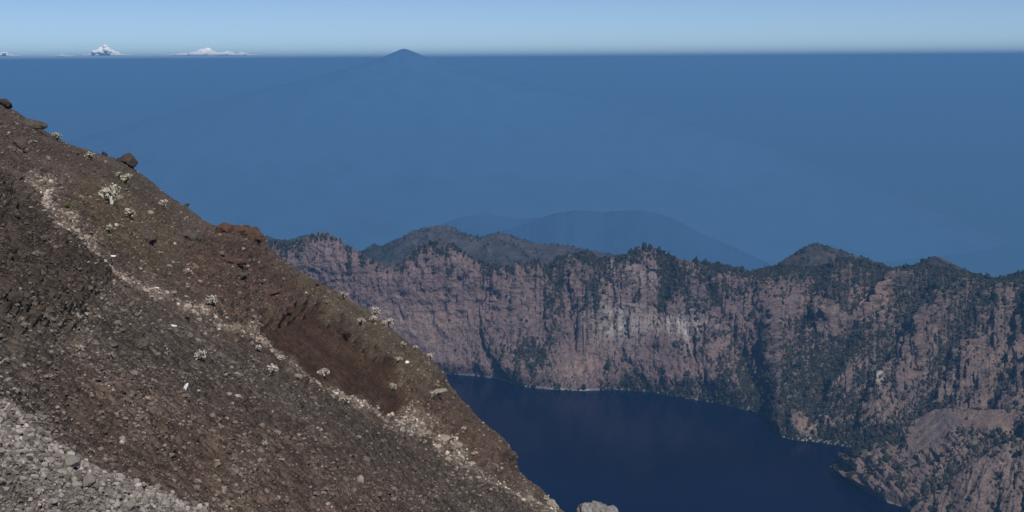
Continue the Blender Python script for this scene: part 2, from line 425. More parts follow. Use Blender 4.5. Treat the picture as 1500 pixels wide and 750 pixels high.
boulder(805, 742, 8, M_PALEST, 'pale rock at the lower end of the skyline above the lake', 61)
boulder(648, 647, 9, M_PALEST, 'largest pale block of the rubble clump near the lower skyline', 62)
boulder(668, 656, 7, M_PALEST, 'pale block right beside the largest block of the rubble clump', 63)
boulder(20, 262, 9, M_BROWNR, 'brown rock at the left edge above the dark gully', 64)
boulder(18, 440, 10.5, M_DARKR, 'dark lump at the left edge inside the dark gully', 65)
# pale outcrop in front of the lake at the bottom edge (a crag on the near flank)
V, F = ICO[3]
V = V.copy(); import bmesh
bm = bmesh.new(); bmesh.ops.create_icosphere(bm, subdivisions=5, radius=1)
V = np.array([v.co[:] for v in bm.verts]); F = np.array([[v.index for v in f.verts] for f in bm.faces]); bm.free()
prof = np.array([(838,727),(845,724),(856,727),(863,733),(872,734),(882,741),(892,747),(902,756)], float)
cp = at_range(880, 800, 60); sc_ = 60/FPX
Rr = V*(1+.16*fbm(V[:, 0]*1.3, V[:, 1]*1.3, V[:, 2]*1.3+4, 3)+.07*ridged(V[:, 0]*5, V[:, 1]*5, V[:, 2]*5, 4))[:, None]
xx = Rr[:, 0]*44; zz = Rr[:, 2]*60
zz = zz - np.clip(xx, -50, 60)*.35*(Rr[:, 2] > -.2)
W = np.stack([xx, Rr[:, 1]*45, zz], 1)*sc_
tcl = np.clip(.5+.5*fbm(V[:, 0]*8, V[:, 1]*8, V[:, 2]*8, 3), 0, 1)[:, None]
me = mesh_np('crag', W, F, False, .13 + tcl*np.array([[.13, .115, .095]]))
me.materials.append(ground_mat('crag_rock', (1.5, 9.), (.8, .06), amps=(.2, .3)))
o = link('rock_outcrop', me, None, label='pale weathered outcrop poking up in front of the lake at the bottom edge', cat='rock outcrop')
o.location = Vector(cp)
CR_TOP = cp

# bright white stones
for i, (x, y, r, s3, lb) in enumerate([(226, 425, 5, (1, .8, .8), 'bright white stone just below the pale stripe, the upper of the pair'),
    (251, 480, 5.2, (1.2, .8, .6), 'bright white flat stone on dark scree, the lower of the pair'),
    (270, 570, 4.6, (.55, .5, 1.7), 'long thin bright white piece lying on the dark scree'),
    (163, 377, 3.4, (1.3, .8, .6), 'small bright white chip at the edge of the pale stripe'),
    (594, 532, 3.0, (1, 1, 1), 'tiny bright white stone near the skyline shrubs')]):
    p, D_, _ = fg_lookup(x, y); s = 1.15*r*D_/FPX
    rock_obj('white_stone', 80+i, Vector(p+nrm*s*.5), s, M_WHITE, lb, scale=s3, rot=(0, .5 if i == 2 else 0, .3), cat='stone')

# ------------------------------------------------------------------ shrubs
def leaf_crown(n, r, flat, seed, leaf, cl=7):
    r_ = np.random.default_rng(seed)
    cen = r_.normal(size=(cl, 3)); cen /= np.linalg.norm(cen, axis=1)[:, None]; cen *= r_.uniform(.3, .85, cl)[:, None]
    cen[:, 2] = np.abs(cen[:, 2])*flat; cen *= r
    k = r_.integers(0, cl, n)
    c = cen[k] + r_.normal(size=(n, 3))*r*.2
    a = r_.normal(size=(n, 3)); a /= np.linalg.norm(a, axis=1)[:, None]
    b = np.cross(a, r_.normal(size=(n, 3))); b /= np.linalg.norm(b, axis=1)[:, None]
    l = leaf*r_.uniform(.6, 1.3, n)[:, None]
    V = np.stack([c-a*l*.5-b*l*.5, c+a*l*.5-b*l*.3, c+a*l*.6+b*l*.4, c-a*l*.3+b*l*.6], 1).reshape(-1, 3)
    return V, np.arange(n*4).reshape(-1, 4), cen
def tube(pts, r0, r1, sides=6):
    pts = np.asarray(pts, float); n = len(pts); Vs = []
    for i, p in enumerate(pts):
        t = pts[min(i+1, n-1)]-pts[max(i-1, 0)]; t /= np.linalg.norm(t)
        a = np.cross(t, [.3, .9, .2]); a /= np.linalg.norm(a); b = np.cross(t, a); r = r0+(r1-r0)*i/(n-1)
        for k in range(sides):
            th = 2*math.pi*k/sides; Vs.append(p+r*(math.cos(th)*a+math.sin(th)*b))
    F = [[i*sides+k, i*sides+(k+1) % sides, (i+1)*sides+(k+1) % sides, (i+1)*sides+k] for i in range(n-1) for k in range(sides)]
    return np.array(Vs), np.array(F)
def shrub(px, py, h, label, kind='edelweiss', seed=0, group=None):
    """py = base of the stem, h = height in photo pixels"""
    p, D_, _ = fg_lookup(px, py); H = .92*h*D_/FPX*(1.25 if seed == 1 else 1)
    e = bpy.data.objects.new('shrub', None); col.objects.link(e); e.location = Vector(p); e.empty_display_size = .1
    tag(e, label, 'shrub', group)
    leafm = {'edelweiss': M_SHRUBLEAF, 'pale': M_SHRUBDRY, 'olive': M_OLIVE, 'dark': M_STEMD}[kind]
    low = kind == 'olive'
    V, F, cen = leaf_crown(260, H*.5, .75, seed, H*.13, 9)
    V = V + np.array([0, 0, H*(.25 if low else .5)]); cen = cen+np.array([0, 0, H*(.25 if low else .5)])
    link('crown', mesh_np('crown', V, F), leafm, e)
    Vs, Fs, o_ = [], [], 0
    for i in range(6):
        mid = cen[i]*np.array([.35, .35, .55])
        a, b = tube([[0, 0, -H*.08], mid, cen[i]], H*.055, H*.02)
        Vs.append(a); Fs.append(b+o_); o_ += len(a)
    if not low:
        a, b = tube([[0, 0, -H*.1], [H*.02, 0, H*.25], [0, 0, H*.55]], H*.085, H*.05); Vs.append(a); Fs.append(b+o_)
    link('stem', mesh_np('stem', np.concatenate(Vs), np.concatenate(Fs)), M_STEMW if seed == 1 else M_STEMD, e)
    return e
shrub(164, 299, 27, 'largest silvery shrub on a bleached white forked stem, upper left slope', 'edelweiss', 1)
SH = [(294,530,20,'pale','pale round shrub on the dark scree right of the rounded brown boulder'),
(399,551,20,'pale','pale tufted shrub at the lower edge of the bare brown hollow'),
(411,530,12,'pale','small pale shrub just above the tufted one by the brown hollow'),
(378,517,13,'pale','pale shrub on the rim left of the bare brown hollow'),
(476,556,20,'pale','dark stemmed shrub standing at the bottom of the bare brown hollow'),
(505,594,18,'pale','broad creamy shrub on the shoulder below the bare brown hollow'),
(504,440,15,'pale','lone shrub on the skyline above the bare brown hollow'),
(528,477,15,'pale','flat topped pale shrub below the skyline, leftmost of the skyline cluster'),
(552,463,17,'pale','two headed shrub on the skyline, topmost of the cluster above the crater wall'),
(546,474,14,'pale','narrow pale shrub in the middle of the skyline cluster'),
(571,475,17,'pale','dark stemmed white headed shrub on the skyline, right end of the cluster'),
(563,478,10,'pale','low pale shrub tucked against the right end skyline shrub'),
(592,511,12,'edelweiss','small grey shrub on the olive slope right of the cluster'),
(583,532,11,'edelweiss','grey shrub on the olive slope left of the tiny white stone'),
(630,527,12,'pale','small cream shrub on the skyline above the lake corner'),
(608,513,8,'pale','tiny pale shrub on the skyline between the cluster and the lake corner'),
(642,571,13,'olive','yellow green shrub near the lake corner, upper one of the pair'),
(634,583,13,'edelweiss','grey shrub near the lake corner, lower one of the pair'),
(576,573,14,'edelweiss','spindly grey shrub right of the bare brown hollow'),
(313,452,24,'pale','spreading pale shrub at the top edge of the pale stripe'),
(184,270,20,'edelweiss','silvery shrub up and right of the largest white stemmed shrub'),
(175,262,12,'edelweiss','small silvery shrub touching the upper left of its larger neighbour'),
(191,320,18,'pale','pale shrub on the slope below right of the white stemmed shrub'),
(160,342,15,'edelweiss','grey green shrub beside the pale stripe above the white chip'),
(226,350,15,'olive','olive yellow tuft right beside the rounded brown boulder'),
(84,206,14,'edelweiss','pale grassy tuft on the skyline right of the flat slab'),
(134,235,16,'edelweiss','grey shrub in a dark notch below the skyline'),
(240,304,15,'pale','pale shrub on the slope just under the descending skyline'),
(274,402,12,'pale','small pale shrub at the left of the maroon slope'),
(100,306,12,'olive','dark olive tuft between the purple scree and pale stripe'),
(164,526,12,'edelweiss','small grey tuft on dark scree left of the rounded brown boulder'),
(117,514,11,'edelweiss','pale tuft on dark scree, leftmost of the low tufts'),
(530,530,8,'olive','tiny dark shrub at the top right of the bare brown hollow'),
(801,735,12,'edelweiss','grey green shrub at the lower end of the skyline above the lake'),
(508,500,16,'dark','dark narrow shrub standing inside the bare brown hollow'),
(388,655,10,'edelweiss','small grey tuft on the lower scree near the bottom middle'),
(680,632,10,'pale','pale shrub on the brown shoulder right of the rubble clump'),
(280,296,9,'olive','tiny tuft on the skyline below the big skyline boulder')]
for i, (x, y, h, k, lb) in enumerate(SH): shrub(x, y, h, lb, k, 10+i)

# ------------------------------------------------------------------ crater wall
SHORE = np.array([(-400,520),(300,538),(500,545),(652,548),(700,551),(728,555),(750,562),(770,567),(800,570),(850,573),(900,571),(950,574),(1000,583),(1040,589),(1065,594),(1090,600),(1112,604),
 (1125,610),(1135,625),(1146,640),(1165,645),(1200,648),(1230,653),(1255,657),(1290,664),(1350,680),(1450,700),(1600,725),(1900,760)], float)
CREST = np.array([(-400,330),(200,345),(330,348),(385,352),(400,352),(420,359),(440,353),(455,344),(468,341),(480,341),(495,350),(505,358),(520,365),(535,374),(548,382),(562,388),(575,392),(588,388),(600,372),
 (615,362),(628,358),(640,355),(652,354),(662,356),(672,364),(685,374),(700,381),(715,387),(730,389),(745,391),(757,385),(768,388),(780,381),(790,383),(803,388),(815,378),(826,375),(835,372),(855,370),(866,371),
 (875,378),(890,377),(903,379),(915,374),(925,367),(935,363),(945,361),(955,362),(966,366),(975,373),(985,376),(995,380),(1010,381),(1025,383),(1040,387),(1050,386),(1066,390),(1080,395),(1100,399),(1115,395),(1130,392),(1150,388),
 (1165,391),(1180,392),(1200,392),(1215,388),(1230,380),(1248,380),(1262,383),(1280,387),(1300,393),(1320,394),(1345,393),(1360,392),(1380,394),(1400,398),(1420,404),(1440,407),(1460,411),(1480,408),(1500,404),(1530,400),(1600,398),(1900,390)], float)
_cx = np.arange(-400, 1900, 1.5); _cy = np.interp(_cx, CREST[:, 0], CREST[:, 1]) - (1.1+1.3*sstep(1040, 980, _cx))*(ridged(_cx/13., 3.3, 1., 3)-.7) - .9*fbm(_cx/5., 1.2, 5., 2)
CREST = np.stack([_cx, _cy], 1)
def crest_range(x): return np.interp(x, [-400, 300, 700, 1000, 1200, 1500, 1900], [7100, 6850, 6720, 6600, 6650, 6500, 6300])

def sheet(name, x0, x1, nx, nh, shore, crest, rfun, lowz, fexp, disp, mat, colorf, back=6000, backz=-3700, slope_back=None, crestnoise=1.0, seed=0):
    X = np.linspace(x0, x1, nx)
    ys = np.interp(X, shore[:, 0], shore[:, 1]); yc = np.interp(X, crest[:, 0], crest[:, 1])
    B = on_plane(X, ys, lowz) if np.isscalar(lowz) else at_range(X, ys, lowz(X))
    T = at_range(X, yc, rfun(X))
    h = np.linspace(0, 1, nh)
    e = fexp(X)[:, None]
    fr = 1-(1-h[None, :])**e
    G = B[:, None, :] + (T-B)[:, None, :]*np.stack([fr, fr, np.broadcast_to(h[None, :], fr.shape)], -1)
    XX, HH = np.meshgrid(X, h, indexing='ij')
    d, dd = disp(XX, HH, G)
    tan = np.gradient(G, axis=0); tu = np.gradient(G, axis=1)
    n = np.cross(tan, tu); n /= np.linalg.norm(n, axis=-1)[..., None]+1e-9
    s = np.sign((n*(-G)).sum(-1, keepdims=True)); n = n*s
    G = G + n*d[..., None]
    Cc = colorf(XX, HH, G, d)
    # back side
    tp = G[:, -1]; hd_ = tp[:, :2]/np.linalg.norm(tp[:, :2], axis=1)[:, None]
    rows = []
    for k in range(1, 15):
        t = (k/14.)**1.8; q = tp.copy(); q[:, :2] += hd_*t*back; q[:, 2] += (backz-tp[:, 2])*(t**.85)
        q[:, 2] += fbm(q[:, 0]/500, q[:, 1]/500, 2., 4)*60*min(1, k/4)-25*min(1, k/4); rows.append(q)
    G2 = np.concatenate([G, np.stack(rows, 1)], 1); C2 = np.concatenate([Cc, np.repeat(Cc[:, -1:], 14, 1)], 1)
    if lowz is not None:   # skirt below the foot
        q = G2[:, :1].copy(); q[..., 2] -= 60; q2 = q.copy(); G2 = np.concatenate([q, G2], 1); C2 = np.concatenate([C2[:, :1], C2], 1)
    me = mesh_np(name, G2.reshape(-1, 3), grid_faces(nx, G2.shape[1]), True, C2.reshape(-1, 3))
    o = link(name, me, mat, kind='structure')
    return X, h, G, XX, HH, Cc, d

def wall_disp(X, H, G):
    alt = (G[..., 2]-LAKE)
    right = sstep(950, 1300, X)
    along = G[..., 0]; shear = along + (alt*(.25 - 2.0*right)) + 75*fbm(along/260, alt/260, 3., 4)
    env = np.clip(H/.06, 0, 1)*(1-.88*sstep(.80, 1.0, H))
    a = 58*ridged(shear/420, alt/2600, 1.7, 2, .55)
    b = 26*ridged(shear/135, alt/900, 4.2, 2, .55)
    c = 13*ridged(shear/48, alt/220, 8.2, 3, .6)
    d2 = 5.5*fbm(along/22, alt/26, G[..., 1]/22, 3, .6)
    strata = 5*perlin(alt/26 + .3*fbm(along/200, alt/200), along/900, 2.)*sstep(.2, .5, H)*(1-right*.7)
    scr = np.clip(np.exp(-((X-850)/34)**2-((PYH(X, H)-548)/34)**2)+np.exp(-((X-600)/70)**2-((PYH(X, H)-500)/50)**2), 0, 1)
    big = (a*(.6+.35*right) + b*(.65+.35*right)*(1-.7*scr)) + 4*(1-scr)*ridged(shear/75, alt/420, 2.2, 3, .6) + 16*fbm(along/70, alt/60, G[..., 1]/70, 4)
    fade_left = .55+.45*sstep(500, 750, X)
    # deep ravines seen in the photo: (x at crest, x at foot, width, depth)
    rav = 0
    for xt, xb, w, dp, hb in ((880, 815, 11, 55, .3), (985, 950, 12, 75, .35), (716, 690, 10, 30, .5), (950, 905, 8, 25, .0), (1012, 1120, 9, 35, .0), (1300, 1180, 16, 75, .0), (1380, 1240, 14, 70, .0), (1450, 1330, 18, 90, .0), (1510, 1440, 14, 70, .05), (1220, 1120, 12, 45, 0)):
        xc = xb+(xt-xb)*H + 7*perlin(H*6, xt*.1, 1.); rav = rav - .7*dp*np.exp(-((X-xc)/w)**2)*sstep(hb-.1, hb+.15, H)
    d = env*(big*fade_left + rav) + c*np.clip(env+.22, 0, 1)*(.6+.4*right) + d2*np.clip(env+.5, 0, 1) + strata*env
    d = d - scr*.6*(c+d2)
    d += 10*right*env*ridged(shear/70, alt/90, 12.2, 3, .6)
    return d, None
def veg_density(X, H, G, d):
    right = sstep(980, 1200, X)
    sh = G[..., 0]-1.9*right*(G[..., 2]-LAKE)
    n = fbm(sh/130, G[..., 2]/(260+200*right), G[..., 1]/400, 5, .65) ; n2_ = fbm(sh/32, G[..., 2]/75, 9., 3)+.9*fbm(G[..., 0]/11, G[..., 2]/20, 4., 3)
    v = .16 + .36*right + .10*sstep(760, 860, X) + .24*n + .42*n2_ - .0045*(d-45)
    v += .22*sstep(.93, 1.0, H)*sstep(1000, 1060, X) + .08*sstep(.85, 1., H)
    v += .22*sstep(.2, .0, H)*sstep(740, 900, X)
    for (cx, cy, rx, ry, w) in PATCH:
        yy = PYH(X, H); v += w*np.exp(-((X-cx)/rx)**2-((yy-cy)/ry)**2)
    return np.clip(v, 0, 1)
def PYH(X, H):
    ys = np.interp(X, SHORE[:, 0], SHORE[:, 1]); yc = np.interp(X, CREST[:, 0], CREST[:, 1]); return ys+(yc-ys)*H
PATCH = [(780,535,30,22,.75),(640,370,28,14,.25),(655,395,40,18,.12),(470,362,20,8,.0),(980,415,14,45,.7),(870,420,12,60,.35),(815,460,12,50,.3),(1050,560,60,30,.2),(1300,430,90,30,.3),(1400,480,70,60,.22),(1180,585,60,35,.25),
         (560,470,90,60,-.45),(850,540,34,32,-.7),(620,520,60,25,-.3),(1070,470,40,20,-.2),(700,470,60,40,-.15),(950,500,50,30,-.25),(1275,470,22,30,-.55),(1230,510,22,16,-.45),(1185,635,25,12,-.9),(1345,500,25,30,-.4),(1480,480,16,30,-.3),(1430,560,25,30,-.25),(1240,590,10,18,-.3)]
def wall_color(X, H, G, d):
    n = fbm(G[..., 0]/260, G[..., 2]/180, 5., 4); n2_ = fbm(G[..., 0]/28, G[..., 2]/70, 9., 3)
    C = np.zeros(X.shape+(3,)); C[:] = (.158, .112, .108)
    C = mixc(C, sstep(-.2, .8, n), (.180, .128, .117)); C = mixc(C, sstep(1040, 1250, X)*.45, (.175, .130, .104)); C = mixc(C, sstep(-.2, -.9, n)*.6, (.110, .092, .094))
    yy = PYH(X, H)
    for (cx, cy, rx, ry, w) in ((905,490,38,26,.8),(1000,490,34,16,.85),(940,420,40,20,.25),(1150,590,14,12,.4),(915,500,12,10,.5),(1293,597,6,16,.8),(905,400,30,12,.2),(1010,510,18,16,.4)):
        C = mixc(C, w*np.exp(-((X-cx)/rx)**2-((yy-cy)/ry)**2)*sstep(-.5, .4, n2_+.2), (.42, .385, .35))
    for (cx, cy, rx, ry, w) in ((850,545,28,28,.6),(1275,460,30,40,.5),(1185,635,28,12,.8),(1255,385,40,7,.9),(600,480,80,40,.35),(1050,390,30,5,.5),(1420,560,50,50,.3)):
        C = mixc(C, w*np.exp(-((X-cx)/rx)**2-((yy-cy)/ry)**2), (.255, .175, .135))
    v = veg_density(X, H, G, d)
    C = mixc(C, sstep(.35, .85, v)*.68, (.052, .050, .040))
    sp = ridged(G[..., 0]/16, G[..., 2]/34, 6.6, 2)*.5+fbm(G[..., 0]/9, G[..., 2]/16, 2.2, 2); C = mixc(C, sstep(.75, 1.1, sp+.5*v)*.75, (.040, .038, .032))
    C = mixc(C, sstep(.012, .004, H)*.8, (.33, .32, .30))     # pale waterline rim
    C *= (1+.22*n2_)[..., None]
    return np.clip(C, .015, .6)
XA, HA, GA, XXA, HHA, CA, DA = sheet('crater_wall', -300, 1760, 1900, 420, SHORE, CREST, crest_range, LAKE, lambda X: np.interp(X, [-400, 700, 1000, 1200, 1500, 1900], [1.5, 1.55, 1.5, 1.25, 1.1, 1.05]), wall_disp, M_WALL, wall_color)

# promontory between the lake and the right edge
SH_B = np.array([(1228,688),(1236,694),(1245,702),(1255,711),(1270,721),(1285,729),(1300,736),(1320,742),(1350,755),(1420,790),(1600,860),(1800,930)], float)
CR_B = np.array([(1228,687),(1236,676),(1246,668),(1256,661),(1275,652),(1300,640),(1320,629),(1340,617),(1355,607),(1368,602),(1385,599),(1400,600),(1425,602),(1450,600),(1480,600),(1510,596),(1600,585),(1800,570)], float)
def b_disp(X, H, G):
    env = np.clip(H/.08, 0, 1)*(1-.85*sstep(.85, 1, H))
    al = G[..., 0]+.9*(G[..., 2]-LAKE)
    plat = region_b(X, H)
    d = env*(22*ridged(al/140, G[..., 1]/500, 1., 2)+10*ridged(al/50, G[..., 1]/160, 3., 3))*(1-.8*plat) + 4*fbm(G[..., 0]/18, G[..., 1]/18, G[..., 2]/18, 3)*(1-.5*plat)
    yy = PYB(X, H)
    dr = polydist(X, yy, [(1490,640),(1450,658),(1415,688),(1380,712),(1360,735)])
    d -= 55*np.exp(-(dr/10)**2)
    d -= 9*np.exp(-((np.abs((yy*1.0+X*.9) % 17-8.5))/2.5)**2)*sstep(1400, 1370, X)*sstep(1280, 1310, X)*sstep(610, 620, yy)*sstep(675, 655, yy)
    return d, None
def PYB(X, H):
    return np.interp(X, SH_B[:, 0], SH_B[:, 1])*(1-H) + np.interp(X, CR_B[:, 0], CR_B[:, 1])*H
def region_b(X, H): 
    return region(X+16*fbm(X/22, H*7, 1., 4, .6), PYB(X, H)+9*fbm(X/22, H*7, 4., 4, .6), [(1335,628),(1370,603),(1400,598),(1480,600),(1482,640),(1440,637),(1400,630),(1378,660),(1335,678)], 6)
def veg_b(X, H, G, d):
    yy = PYB(X, H); n = fbm(G[..., 0]/60, G[..., 1]/60, 3., 4)
    v = .34 + .3*n + .35*fbm(G[..., 0]/14, G[..., 1]/14, 3., 3) - region_b(X, H)*.30
    dr = polydist(X, yy, [(1490,640),(1450,658),(1415,688),(1380,712),(1360,735)]); v += .6*np.exp(-(dr/14)**2)
    v -= .35*sstep(1400, 1460, X)*sstep(660, 700, yy)
    v += .5*sstep(1340, 1270, X)*sstep(.7, .95, H)
    return np.clip(v, 0, 1)
def b_color(X, H, G, d):
    n = fbm(G[..., 0]/60, G[..., 1]/60, 5., 4)
    C = np.zeros(X.shape+(3,)); C[:] = (.170, .125, .110); C = mixc(C, region_b(X, H)*.9, (.130, .103, .096)); C = mixc(C, region_b(X, H)*sstep(1385, 1420, X)*.8, (.185, .135, .105)); n = n + .8*fbm(G[..., 0]/12, G[..., 1]/12, 2., 3)
    C = mixc(C, sstep(.35, .85, veg_b(X, H, G, d))*.6, (.055, .058, .042)); C = mixc(C, sstep(.012, .004, H)*.7, (.33, .32, .30))
    return np.clip(C*(1+.2*n)[..., None], .015, .6)
def b_low(X): 
    r = on_plane(X, np.interp(X, SH_B[:, 0], SH_B[:, 1]), LAKE); return np.hypot(r[..., 0], r[..., 1])
def b_crest(X): return b_low(X) + np.interp(X, [1228, 1240, 1300, 1370, 1500, 1800], [2, 60, 330, 620, 900, 1100])
XB, HB, GB, XXB, HHB, CB, DB = sheet('promontory', 1228, 1790, 560, 240, SH_B, CR_B, b_crest, LAKE, lambda X: np.full(X.shape, 1.0), b_disp, M_WALL, b_color, back=500, backz=LAKE-60)
# nearest spur at the lower right corner
SH_C = np.array([(1300,800),(1340,800),(1500,860),(1800,960)], float)
CR_C = np.array([(1300,799),(1335,762),(1352,742),(1368,724),(1385,712),(1400,696),(1412,684),(1430,672),(1445,662),(1460,655),(1475,650),(1490,655),(1505,648),(1560,620),(1800,560)], float)
def c_disp(X, H, G):
    env = np.clip(H/.08, 0, 1)*(1-.8*sstep(.85, 1, H)); al = G[..., 0]-.5*(G[..., 2]-LAKE)
    return env*(24*ridged(al/95, G[..., 1]/600, 6., 2)+11*ridged(al/36, G[..., 1]/140, 3., 3))+4*fbm(G[..., 0]/16, G[..., 1]/16, G[..., 2]/16, 3), None
def veg_c(X, H, G, d): return np.clip(.34+.3*fbm(G[..., 0]/50, G[..., 1]/70, 8., 4)+.3*fbm(G[..., 0]/12, G[..., 2]/18, 8., 3)-.004*(d-20), 0, 1)
def c_color(X, H, G, d):
    n = fbm(G[..., 0]/40, G[..., 2]/60, 5., 4); C = np.zeros(X.shape+(3,)); C[:] = (.165, .124, .110)
    C = mixc(C, sstep(.3, .8, veg_c(X, H, G, d))*.6, (.055, .058, .042)); return np.clip(C*(1+.22*n)[..., None], .015, .6)
def c_low(X):
    r = on_plane(X, np.interp(X, SH_C[:, 0], SH_C[:, 1]), LAKE); return np.hypot(r[..., 0], r[..., 1])
XC, HC, GC, XXC, HHC, CC, DC = sheet('spur', 1300, 1790, 460, 220, SH_C, CR_C, lambda X: c_low(X)+np.interp(X, [1300, 1400, 1500, 1800], [2, 260, 420, 500]), LAKE, lambda X: np.full(X.shape, 1.0), c_disp, M_WALL, c_color, back=420, backz=LAKE-60)

# lake
shr = on_plane(SHORE[:, 0], SHORE[:, 1], LAKE); shd = np.hypot(shr[:, 0], shr[:, 1]); shr2 = shr*((shd+140)/shd)[:, None]; shr2[:, 2] = LAKE
near = shr2.copy(); near[:, 1] = 1300; near[:, 0] = shr2[:, 0]*.8
LV = np.concatenate([shr2, near]); n_ = len(shr2)
LF = np.array([[i, i+1, n_+i+1, n_+i] for i in range(n_-1)])
m, nt, b = mat_new('lake_water'); L = nt.links.new
b.inputs['Base Color'].default_value = (.0003, .002, .020, 1); b.inputs['Roughness'].default_value = .15; b.inputs['IOR'].default_value = 1.33; b.inputs['Specular IOR Level'].default_value = .06
tc = N(nt, 'ShaderNodeTexCoord'); mp = N(nt, 'ShaderNodeMapping'); mp.inputs['Scale'].default_value = (1, .35, 1); L(tc.outputs['Object'], mp.inputs[0])
nz = N(nt, 'ShaderNodeTexNoise', i_Scale=.05, i_Detail=5.0); L(mp.outputs[0], nz.inputs['Vector'])
bp = N(nt, 'ShaderNodeBump', i_Strength=.35, i_Distance=2.0); L(nz.outputs[0], bp.inputs['Height']); L(bp.outputs[0], b.inputs['Normal'])
link('lake_water', mesh_np('lake', LV, LF), m, kind='structure')

# ------------------------------------------------------------------ vegetation on the wall
crown_shapes = []
for i in range(8):
    V, F = ICO[1]; r_ = np.random.default_rng(500+i); V = V*(1+.35*r_.normal(size=(len(V), 1)))*np.array([1, 1, 1.15]); crown_shapes.append((V, F))
TP, TS, TC, TX = [], [], [], []
def collect(G, XX, HH, d, vf, n, smin, smax):
    v = vf(XX, HH, G, d); nx, nh = XX.shape
    i = rng.integers(1, nx-1, n*6); j = np.minimum((rng.random(n*6)*nh).astype(int), nh-1)
    vv = v[i, j]; ok = (rng.random(len(i)) < sstep(.18, .9, vv)**1.5) & (XX[i, j] > 380) & (XX[i, j] < 1600)
    i, j = i[ok][:n], j[ok][:n]
    s = np.exp(rng.normal(np.log((smin+smax)/2), .38, len(i)))
    TP.append(G[i, j]+np.array([0, 0, 1])*(s*.45)[:, None]); TS.append(s); TX.append(XX[i, j])
    c = np.array([.024, .029, .022])[None]*np.exp(rng.normal(0, .35, len(i)))[:, None] + np.array([.02, .008, 0])[None]*rng.random((len(i), 1))
    TC.append(np.clip(c, .008, .2))
collect(GA, XXA, HHA, DA, veg_density, 60000, 2.0, 5.0)
collect(GB, XXB, HHB, DB, veg_b, 5200, 2.4, 4.6)
collect(GC, XXC, HHC, DC, veg_c, 3000, 2, 4)
# trees along the crest
cx = rng.uniform(590, 1560, 1100); pk = np.interp(cx, [590, 610, 680, 700, 870, 900, 1010, 1560], [.5, .9, .9, .25, .3, .6, .9, .95]); cx = cx[rng.random(len(cx)) < pk]
ix = np.clip(np.searchsorted(XA, cx), 0, len(XA)-1); jj = 419-np.abs(rng.normal(0, 7, len(ix))).astype(int).clip(0, 30)
keep = fbm(cx/22, 0., 3., 3) > -.12; ix, jj = ix[keep], jj[keep]
s = np.exp(rng.normal(np.log(3.6), .5, len(ix))); TP.append(GA[ix, jj]+np.array([0, 0, 1])*(s*.7)[:, None]); TS.append(s); TX.append(XXA[ix, jj])
TC.append(np.clip(np.array([.024, .030, .022])[None]*np.exp(rng.normal(0, .35, len(ix)))[:, None], .008, .2))
TP = np.concatenate(TP); TS = np.concatenate(TS); TC = np.concatenate(TC); TX = np.concatenate(TX)
app = TS/np.linalg.norm(TP, axis=1); vis = (TX > 640) & (TX < 1498)
order = np.argsort(-(app*vis)); ind = order[:300]; rest = order[300:]
st = np.stack([rng.uniform(.8, 1.3, len(rest)), rng.uniform(.8, 1.3, len(rest)), rng.uniform(.8, 1.5, len(rest))], 1)
me = scatter_mesh('woodland', crown_shapes, TP[rest], TS[rest], TC[rest], stretch=st)
link('woodland', me, M_TREE, kind='stuff', label='dark dry scrub and trees covering the crater wall and its crest', cat='woodland')
tm = []
for i in range(6):
    V, F = ICO[2]; r_ = np.random.default_rng(700+i)
    V = V*(1+.30*fbm(V[:, 0]*1.7+i*5, V[:, 1]*1.7, V[:, 2]*1.7, 3)+.12*r_.normal(size=len(V)))[:, None]*np.array([1, 1, 1.2])
    a, bq = tube([[0, 0, -1.7], [.05, 0, -.6], [0, 0, .3]], .12, .07, 5); bt = np.concatenate([bq[:, [0, 1, 2]], bq[:, [0, 2, 3]]])
    V2 = np.concatenate([V, a]); F2 = np.concatenate([F, bt+len(V)])
    cl = np.concatenate([np.tile([.026, .032, .024], (len(V), 1))*(1+.3*r_.normal(size=(len(V), 1))), np.tile([.06, .045, .035], (len(a), 1))]).clip(.01, .2)
    mm = mesh_np('tree', V2, F2, False, cl); mm.materials.append(M_TREE); tm.append(mm)
for n, k in enumerate(ind):
    o = bpy.data.objects.new('tree', tm[n % 6]); col.objects.link(o); o.location = Vector(TP[k]+np.array([0, 0, .3*TS[k]])); s = float(TS[k]); o.scale = (s, s, s*random.uniform(.9, 1.3)); o.rotation_euler = (0, 0, random.uniform(0, 6.28))
    tag(o, 'dark round crowned tree among the scattered trees on the crater wall', 'tree', 'larger trees on the crater wall')

HG = []
